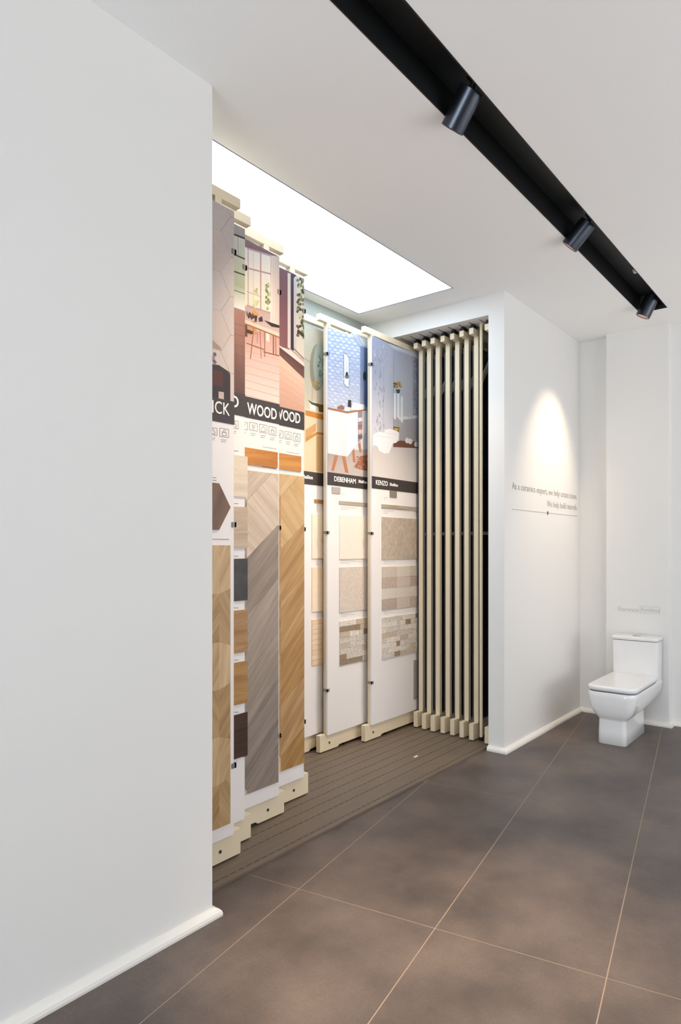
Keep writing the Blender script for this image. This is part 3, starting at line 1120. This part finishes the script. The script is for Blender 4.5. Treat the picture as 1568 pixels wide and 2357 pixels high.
P.oval(839, 866, 4, 11, (52, 64, 62), 10)
P.px([(790, 811), (798, 814), (804, 824), (804, 892), (798, 892), (791, 885)], (150, 158, 184))
P.px([(791.5, 814), (798, 817), (802.5, 826), (802.5, 890), (798, 890), (792, 883)], (236, 238, 242))
P.oval(798, 867, 5, 5, (116, 120, 130), 12)
P.oval(798, 861, 3, 5, (40, 56, 44), 10)
P.line((798, 830), (798, 858), 0.8, (130, 136, 150))
P.line((800, 906), (818, 913), 1.6, (206, 210, 220))
P.px([(753, 1040), (900, 1030), (900, 1100), (753, 1092)], [(170, 156, 152), (206, 194, 188), (214, 204, 198), (196, 182, 176)])
P.px([(812, 926), (839, 932), (838, 946), (808, 942)], (240, 238, 240))
P.px([(801, 921), (808, 921), (808, 938), (800, 936)], (54, 52, 56))
P.line((804, 916), (804, 922), 2, (40, 40, 44))
P.px([(776, 936), (786, 932), (794, 938), (790, 944), (776, 942)], (150, 112, 92))
P.px([(792, 938), (806, 938), (806, 945), (794, 946)], (236, 232, 230))
P.px([(752, 937), (798, 947), (842, 942), (842, 946), (799, 953), (752, 942)], (170, 116, 82))
P.px([(752, 942), (799, 952), (799, 1051), (752, 1043)], (232, 226, 232))
P.px([(799, 952), (823, 948), (823, 1020), (799, 1051)], (250, 248, 248))
P.px([(823, 948), (834, 947), (834, 1008), (823, 1020)], (156, 146, 152))
for zz, c in ((962, (230, 226, 226)), (978, (168, 110, 110)), (990, (206, 196, 190)), (1002, (120, 96, 92))):
    P.px([(824, zz), (833, zz - 1), (833, zz + 7), (824, zz + 9)], c)
P.px([(834, 946), (843, 945), (843, 995), (834, 1005)], (236, 234, 238))
LEG = (184, 126, 92)
P.px([(770, 1047), (778, 1049), (768, 1084), (762, 1083)], LEG)
P.px([(786, 1050), (794, 1050), (802, 1089), (794, 1088)], LEG)
P.px([(810, 1038), (815, 1032), (818, 1065), (812, 1064)], LEG)
P.px([(824, 1022), (829, 1016), (832, 1041), (827, 1042)], LEG)
P.px([(814, 1076), (828, 1050), (900, 1040), (900, 1090), (834, 1082)], (168, 112, 88))
for k in range(26):
    P.oval(818 + random.random() * 27, 1052 + random.random() * 30, 2.4, 2, random.choice([(190, 136, 110), (142, 92, 72), (206, 160, 136)]), 7)
P.build('photo_print', bd, bx0, bx1)
box('title_band', bx0, bx1, YB - 0.0035, YB, BANDZ0, BANDZ1, M_BAND, bd)
ta, tz = at(768, 1106, YB)
tb, _ = at(817.5, 1110, YB)
text_mesh('title_lettering', 'DEBENHAM', 0.052, M_WHITEINK, bd, (ta, YB - 0.0042, tz - 0.004), (1, 0, 0), (0, 0, 1), 'LEFT', 0.0006, 1, 0.0007, width=tb - ta)
ta, tz = at(824, 1111, YB)
text_mesh('size_lettering', '30x60cm', 0.032, M_WHITEINK, bd, (ta, YB - 0.0042, tz), (1, 0, 0), (0, 0, 1), 'LEFT', 0.0006, 0.95, 0.0008)


def info_lines(P, px_list):
    for (a, b, n) in px_list:
        for k in range(2):
            w = n if k == 0 else n * 0.45
            P.line((a, b + k * 4.4), (a + w, b + k * 4.4 + w * 0.05), 1.0, (196, 190, 186))


P = Print(YB)
P.line((768, 1113.5), (812, 1118.5), 0.8, (130, 120, 118))
info_lines(P, [(784, 1136, 10), (784, 1168, 36), (784, 1290, 48), (784, 1413, 32)])
P.build('info_print', bd, bx0, bx1)
M_LINEN = plain('linen_ceramic', (214, 200, 188), 0.4, noise=0.10, nscale=60)
M_TAUPE = plain('taupe_chip', (176, 164, 162), 0.4)
sample(bd, 3.752, 3.846, 1.897, 1.944, YB, M_TAUPE, 'tile_chip')
sample(bd, 3.836, 4.44, 1.821, 1.846, YB, wood('grey_border', (160, 148, 134), (196, 182, 164), 0, 1.0), 'border_strip')
sample(bd, 3.838, 4.44, 1.413, 1.741, YB, plain('ivory_ceramic', (240, 228, 214), 0.35, noise=0.02, nscale=30))
sample(bd, 3.838, 4.44, 1.017, 1.352, YB, M_LINEN)
STONE = [plain('stone_pale', (222, 212, 200), 0.5, noise=0.25, nscale=110), plain('stone_beige', (196, 180, 160), 0.5, noise=0.3, nscale=120),
         plain('stone_brown', (150, 130, 108), 0.5, noise=0.35, nscale=120), plain('stone_grey', (206, 198, 188), 0.5, noise=0.28, nscale=110)]


def stone_mosaic(bd, x0, x1, z0, z1, Y, seed):
    rnd = random.Random(seed)
    tile = sample(bd, x0, x1, z0, z1, Y, STONE[0], 'stone_mosaic_tile', 0.006)
    rows = 8
    hgt = (z1 - z0) / rows
    for i in range(rows):
        x = x0
        while x < x1 - 0.005:
            w = min(rnd.choice([0.05, 0.08, 0.12, 0.2]), x1 - x)
            if x1 - x - w < 0.02:
                w = x1 - x
            c = rnd.choices(STONE, [4, 3, 1.6, 4])[0]
            o = box('stone', x + 0.001, x + w - 0.001, Y - 0.0075 - rnd.random() * 0.003, Y - 0.006, z0 + i * hgt + 0.0008, z0 + (i + 1) * hgt - 0.0008, c)
            o.parent = bd
            x += w


stone_mosaic(bd, 3.838, 4.44, 0.622, 0.953, YB, 3)
finish_panel(rt)

# ---- P7 : KENZO
Yf = track(7)
rt, x0, x1 = panel_frame(4.066, Yf, 'white sliding panel headed KENZO with grey bathroom photo, beside the stacked panel edges', LG, wheels=False)
bd = add_board(rt, x0, x1, Yf, 0)
YB = Yf - BT
bx0, bx1 = x0 + 0.062, x1 - 0.060
P = Print(YB)
P.xz([(bx0, BZ1), (bx1, BZ1), (bx1, 2.04), (bx0, 2.04)], [(160, 164, 186), (176, 180, 198), (224, 214, 210), (226, 218, 214)])
P.px([(857, 772), (906, 797), (906, 1000), (857, 1030)], [(150, 156, 184), (176, 180, 198), (206, 204, 212), (224, 222, 226)])
for k in range(70):
    ax, ay = 859 + random.random() * 24, 785 + random.random() * 215
    P.px([(ax, ay), (ax + 2, ay + 0.8), (ax + 2, ay + 9), (ax, ay + 8)], random.choice([(160, 160, 178), (196, 196, 208), (178, 176, 190)]))
P.line((883, 800), (883, 990), 1.4, (170, 172, 188))
P.px([(893, 790), (1100, 870), (1100, 890), (906, 803)], (206, 210, 222))
P.px([(906, 803), (950, 820), (950, 965), (906, 962)], [(172, 176, 194), (178, 182, 198), (204, 204, 210), (206, 206, 212)])
P.px([(950, 820), (1100, 884), (1100, 1000), (950, 972)], (168, 166, 180))
for k in range(60):
    ax, ay = 951 + random.random() * 20, 826 + random.random() * 140
    P.px([(ax, ay), (ax + 5, ay + 1), (ax + 5, ay + 4), (ax, ay + 3)], random.choice([(140, 136, 152), (196, 192, 200), (158, 152, 164)]))
P.line((906, 803), (906, 960), 1.2, (150, 154, 172))
# floor of the room
P.px([(857, 1030), (905, 1022), (1100, 1044), (1100, 1130), (857, 1100)], [(214, 206, 202), (206, 198, 196), (206, 198, 196), (236, 228, 222), (232, 224, 218)])
P.px([(905, 958), (920, 962), (920, 990), (905, 985)], (176, 170, 176))
P.px([(919, 960), (1100, 972), (1100, 980), (919, 968)], (236, 236, 238))
P.px([(919, 967), (1100, 979), (1100, 1042), (919, 1021)], [(180, 174, 178), (180, 174, 178), (168, 162, 166), (168, 162, 166)])
for (a, b) in ((906, 905), (914, 903), (922, 912)):
    P.px([(a, b), (a + 5, b + 1), (a + 5, b + 62), (a, b + 58)], (240, 240, 244))
P.px([(911, 896), (921, 897), (919, 906), (913, 905)], (60, 76, 72))
for k in range(24):
    P.oval(907 + random.random() * 17, 880 + random.random() * 12, 2.4, 2.6, random.choice([(206, 166, 96), (196, 150, 80), (72, 88, 50), (60, 72, 46)]), 8)
P.px([(905, 982), (919, 984), (918, 994), (906, 992)], (96, 80, 50))
P.px([(907, 985), (917, 986), (917, 991), (907, 990)], (212, 172, 80))
P.px([(938, 953), (943, 953), (943, 962), (938, 962)], (222, 206, 190))
P.px([(946, 954), (950, 954), (950, 963), (946, 963)], (222, 206, 190))
P.px([(905, 1021), (920, 1014), (1100, 1040), (1100, 1052), (925, 1030), (905, 1029)], (112, 72, 54))
for (a, b) in ((934, 1008), (941, 1010), (955, 1017)):
    P.oval(a + 3, b + 6, 5, 6.5, (236, 234, 234), 12)
WC = (246, 244, 246)
P.px([(884, 990), (896, 987), (914, 992), (918, 998), (917, 1010), (912, 1019), (904, 1021), (888, 1008)], WC)
P.line((886, 996), (917, 1001), 1, (204, 202, 208))
P.px([(858, 1002), (870, 994), (888, 996), (904, 1002), (906, 1012), (902, 1026), (895, 1043), (884, 1044), (873, 1038), (868, 1028), (858, 1024)], WC)
P.line((860, 1002), (905, 1009), 1, (204, 202, 208))
P.build('photo_print', bd, bx0, bx1)
box('title_band', bx0, bx1, YB - 0.0035, YB, BANDZ0, BANDZ1, M_BAND, bd)
ta, tz = at(864, 1114, YB)
tb, _ = at(891.5, 1116, YB)
text_mesh('title_lettering', 'KENZO', 0.052, M_WHITEINK, bd, (ta, YB - 0.0042, tz - 0.004), (1, 0, 0), (0, 0, 1), 'LEFT', 0.0006, 1, 0.0007, width=tb - ta)
ta, tz = at(896, 1117, YB)
tb, _ = at(915, 1119, YB)
text_mesh('size_lettering', '30x60cm', 0.032, M_WHITEINK, bd, (ta, YB - 0.0042, tz - 0.003), (1, 0, 0), (0, 0, 1), 'LEFT', 0.0006, 0.95, 0.0008, width=tb - ta)
P = Print(YB)
P.line((865, 1119.5), (900, 1124), 0.8, (130, 120, 118))
info_lines(P, [(883, 1145, 10), (883, 1176, 24), (883, 1292, 28), (883, 1408, 22)])
P.build('info_print', bd, bx0, bx1)
sample(bd, 4.368, 4.461, 1.899, 1.953, YB, plain('brown_grey_chip', (136, 124, 118), 0.4), 'tile_chip')
sample(bd, 4.254, 4.86, 1.808, 1.838, YB, wood('stone_border', (140, 128, 112), (196, 182, 160), 0, 1.5), 'border_strip')
M_CONC = plain('woven_stone_ceramic', (188, 172, 156), 0.45, noise=0.16, nscale=34)
sample(bd, 4.256, 4.86, 1.405, 1.738, YB, M_CONC)
for i, (xa, xb) in enumerate(((4.258, 4.46), (4.462, 4.66), (4.662, 4.86))):
    for j in range(4):
        za = 1.347 - j * 0.085
        c = [plain('patch_a', (206, 192, 178), .45, noise=.08, nscale=60), plain('patch_b', (190, 174, 160), .45, noise=.12, nscale=50),
             plain('patch_c', (216, 206, 194), .45, noise=.06, nscale=60), plain('patch_d', (182, 164, 150), .45, noise=.12, nscale=40)][(i * 2 + j * (i + 1)) % 4]
        sample(bd, xa, xb, za - 0.084, za, YB, c, 'patch_tile')
stone_mosaic(bd, 4.256, 4.86, 0.624, 0.950, YB, 5)
sample(bd, 4.72, 5.10, 0.229, 0.556, YB, plain('grey_taupe_ceramic', (156, 146, 140), 0.45, noise=.08, nscale=40))
finish_panel(rt)

# ---- closed stack of frames in the right-hand pocket
ORD = ['rightmost full', 'second from the right of the', 'third from the right of the', 'middle one of the', 'third from the left of the', 'second from the left of the', 'leftmost of the']
STX = [4.617, 4.628, 4.640, 4.645, 4.640, 4.652, 4.668]
for k in range(7):
    Yf = track(k)
    lab = ('rightmost of the seven' if k == 0 else ORD[k] + ' seven') + ' cream panel edges stacked in the right pocket'
    rt, x0, x1 = panel_frame(STX[k], Yf, lab, 'closed panels stacked in the right pocket')
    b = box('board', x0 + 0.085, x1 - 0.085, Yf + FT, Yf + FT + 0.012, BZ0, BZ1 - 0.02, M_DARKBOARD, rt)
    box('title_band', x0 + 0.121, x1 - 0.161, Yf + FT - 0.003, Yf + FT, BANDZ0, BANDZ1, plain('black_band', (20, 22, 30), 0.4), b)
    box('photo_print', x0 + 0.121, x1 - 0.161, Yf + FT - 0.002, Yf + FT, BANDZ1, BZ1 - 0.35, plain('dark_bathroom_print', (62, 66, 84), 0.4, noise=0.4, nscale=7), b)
    # diagonal brace and cross rail of the open frame
    extrude_y('brace', [(x0 + 0.12, 2.73), (x0 + 0.12, 2.78), (x0 + 0.42, RZ0), (x0 + 0.47, RZ0)], Yf + 0.008, Yf + 0.028, M_FRAME, rt)
    box('cross_rail', x0 + 0.12, x1 - 0.16, Yf + 0.008, Yf + 0.028, 1.60, 1.625, M_FRAME, rt)
    finish_panel(rt)
rt, x0, x1 = panel_frame(4.604, 2.252, 'panel edge half hidden behind the corner of the white partition wall', 'closed panels stacked in the right pocket')
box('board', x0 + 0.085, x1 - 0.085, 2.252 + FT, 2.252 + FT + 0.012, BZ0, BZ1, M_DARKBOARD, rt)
finish_panel(rt)
pole = empty('guide_pole', (4.674, 2.351, PT), 'thin cream vertical pole between the stacked edges and the partition wall', 'pole')
cyl('rod', (4.674, 2.351, PT + 0.03), (4.674, 2.351, SOF - 0.02), 0.012, M_FRAME, pole, 16)
cyl('bracket', (4.674, 2.351, PT), (4.674, 2.351, PT + 0.03), 0.016, M_BLACK, pole, 16)
cyl('bracket', (4.674, 2.351, SOF - 0.02), (4.674, 2.351, SOF), 0.016, M_FRAME, pole, 16)
adopt(pole)
# guide slots in the soffit
for k in range(-1, 10):
    yy = track(k) + FT / 2
    o = box('trim_slot', WX1 + 0.05, XF - 0.05, yy - 0.003, yy + 0.003, SOF - 0.0012, SOF + 0.002, M_BLACK)
    struct(o)

# ------------------------------------------------------------------ lettering on the walls
wl = empty('wall_lettering', (5.36, WY, 1.8), 'small grey slogan lettering with rule line and blue diamond on the partition wall', 'lettering')
yw = WY - 0.0012
text_mesh('slogan_line', 'As a ceramics expert, we help create icons.', 0.074, M_GREYTXT, wl, (4.662, yw, 1.937), (1, 0, 0), (0, 0, 1), 'LEFT', 0.0005, width=1.395)
text_mesh('slogan_line', 'We help build marvels.', 0.074, M_GREYTXT, wl, (5.345, yw, 1.838), (1, 0, 0), (0, 0, 1), 'LEFT', 0.0005, width=0.715)
box('rule_line', 4.662, 6.07, yw - 0.0006, WY, 1.7835, 1.7870, M_GREYTXT, wl)
extrude_y('diamond', [(5.36 - 0.017, 1.785), (5.36, 1.767), (5.36 + 0.017, 1.785), (5.36, 1.803)], yw - 0.0016, WY, M_BLUE, wl)
adopt(wl)
nm = empty('product_lettering', (PIL, 1.55, 0.96), 'pale grey Florence Rimless lettering on the wall above the toilet', 'lettering')
xw = PIL - 0.0012
text_mesh('name_word', 'Florence', 0.058, M_PALETXT, nm, (xw, 1.735, 0.945), (0, -1, 0), (0, 0, 1), 'LEFT', 0.0005, width=0.168)
text_mesh('type_word', 'Rimless', 0.052, M_PALETXT, nm, (xw, 1.543, 0.953), (0, -1, 0), (0, 0, 1), 'LEFT', 0.0005, width=0.143)
boxes('word_frame', [(xw - 0.0005, PIL, 1.392, 1.552, 0.9975, 1.0), (xw - 0.0005, PIL, 1.392, 1.552, 0.9385, 0.941),
                     (xw - 0.0005, PIL, 1.392, 1.3945, 0.9385, 1.0), (xw - 0.0005, PIL, 1.5495, 1.552, 0.9385, 1.0)], M_PALETXT, nm)
adopt(nm)

# ------------------------------------------------------------------ toilet
TY = 1.545
wc = empty('toilet', (5.6, TY, 0), 'white ceramic close-coupled toilet with closed lid against the far wall', 'toilet')


def rr(x0, x1, hw, r, n=6, rb=None):
    """rounded rectangle ring, front corners radius r, rear corners radius rb"""
    rb = r if rb is None else rb
    pts = []
    for cx_, cy_, a0, rad in ((x1 - rb, hw - rb, 0, rb), (x0 + r, hw - r, 90, r), (x0 + r, -hw + r, 180, r), (x1 - rb, -hw + rb, 270, rb)):
        for i in range(n + 1):
            a = R(a0 + 90 * i / n)
            pts.append((cx_ + rad * math.cos(a), TY + cy_ + rad * math.sin(a)))
    return pts


def loft(name, rings, mat, parent, smooth=True):
    bm = bmesh.new()
    V = [[bm.verts.new((x, y, z)) for x, y in pts] for pts, z in rings]
    n = len(V[0])
    for a, b in zip(V, V[1:]):
        for i in range(n):
            f = bm.faces.new((a[i], a[(i + 1) % n], b[(i + 1) % n], b[i]))
            f.smooth = smooth
    bm.faces.new(V[0][::-1])
    bm.faces.new(V[-1])
    return from_bm(name, bm, mat, parent)


loft('bowl', [(rr(5.226, 5.752, .100, .03, rb=.02), 0.0), (rr(5.221, 5.756, .104, .03, rb=.02), 0.003), (rr(5.223, 5.756, .102, .03, rb=.02), 0.10), (rr(5.226, 5.756, .100, .032, rb=.02), 0.182),
              (rr(5.224, 5.765, .102, .034, rb=.02), 0.192), (rr(5.217, 5.80, .111, .040, rb=.02), 0.202), (rr(5.208, 5.85, .125, .050, rb=.02), 0.214),
              (rr(5.199, 5.91, .139, .060, rb=.02), 0.232), (rr(5.190, 5.97, .153, .068, rb=.02), 0.258), (rr(5.182, 6.003, .165, .074, rb=.015), 0.290),
              (rr(5.177, 6.003, .174, .078, rb=.012), 0.325), (rr(5.175, 6.003, .180, .08, rb=.012), 0.365),
              (rr(5.175, 6.003, .182, .08, rb=.012), 0.390), (rr(5.181, 6.003, .178, .076, rb=.012), 0.400)], M_CERAMIC, wc)
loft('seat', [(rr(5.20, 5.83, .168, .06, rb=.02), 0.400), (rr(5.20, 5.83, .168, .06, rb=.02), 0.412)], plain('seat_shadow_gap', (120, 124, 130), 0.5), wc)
loft('seat_lid', [(rr(5.182, 5.845, .178, .080, rb=.02), 0.411), (rr(5.175, 5.848, .183, .084, rb=.02), 0.416), (rr(5.175, 5.848, .183, .084, rb=.02), 0.436),
                  (rr(5.179, 5.845, .180, .082, rb=.02), 0.443), (rr(5.190, 5.84, .170, .072, rb=.02), 0.447)], M_CERAMIC, wc)
loft('tank', [(rr(5.850, 6.004, .175, .018, rb=.008), 0.398), (rr(5.842, 6.004, .177, .018, rb=.008), 0.55), (rr(5.838, 6.004, .178, .018, rb=.008), 0.722)], M_CERAMIC, wc)
loft('tank_lid', [(rr(5.842, 6.004, .176, .018, rb=.008), 0.725), (rr(5.832, 6.006, .182, .02, rb=.008), 0.729), (rr(5.832, 6.006, .182, .02, rb=.008), 0.750),
                  (rr(5.836, 6.004, .178, .018, rb=.008), 0.757)], M_CERAMIC, wc)
bt = cyl('flush_button', (5.918, TY, 0.756), (5.918, TY, 0.762), 0.032, M_CHROME, wc, 28, bevel=0.001)
box('button_gap', 5.888, 5.948, TY - 0.0015, TY + 0.0015, 0.7612, 0.7626, M_BLACK, bt)
adopt(wc)

# ------------------------------------------------------------------ small litter on the platform
sc_x, sc_y = 4.02, 2.53
bm = bmesh.new()
vv = [bm.verts.new(p) for p in ((-0.022, 0.006, 0.0), (0.018, 0.009, 0.001), (0.024, -0.004, 0.002), (-0.004, -0.010, 0.003), (-0.024, -0.004, 0.001))]
bm.faces.new(vv)
r_ = bmesh.ops.extrude_face_region(bm, geom=bm.faces[:])
for e in r_['geom']:
    if isinstance(e, bmesh.types.BMVert):
        e.co.z += 0.004
sc_ = from_bm('paper_scrap', bm, plain('white_scrap', (245, 240, 230), 0.6))
sc_.location = (sc_x, sc_y, PT)
tag(sc_, 'small white scrap lying on the brown platform near the stacked edges', 'scrap')
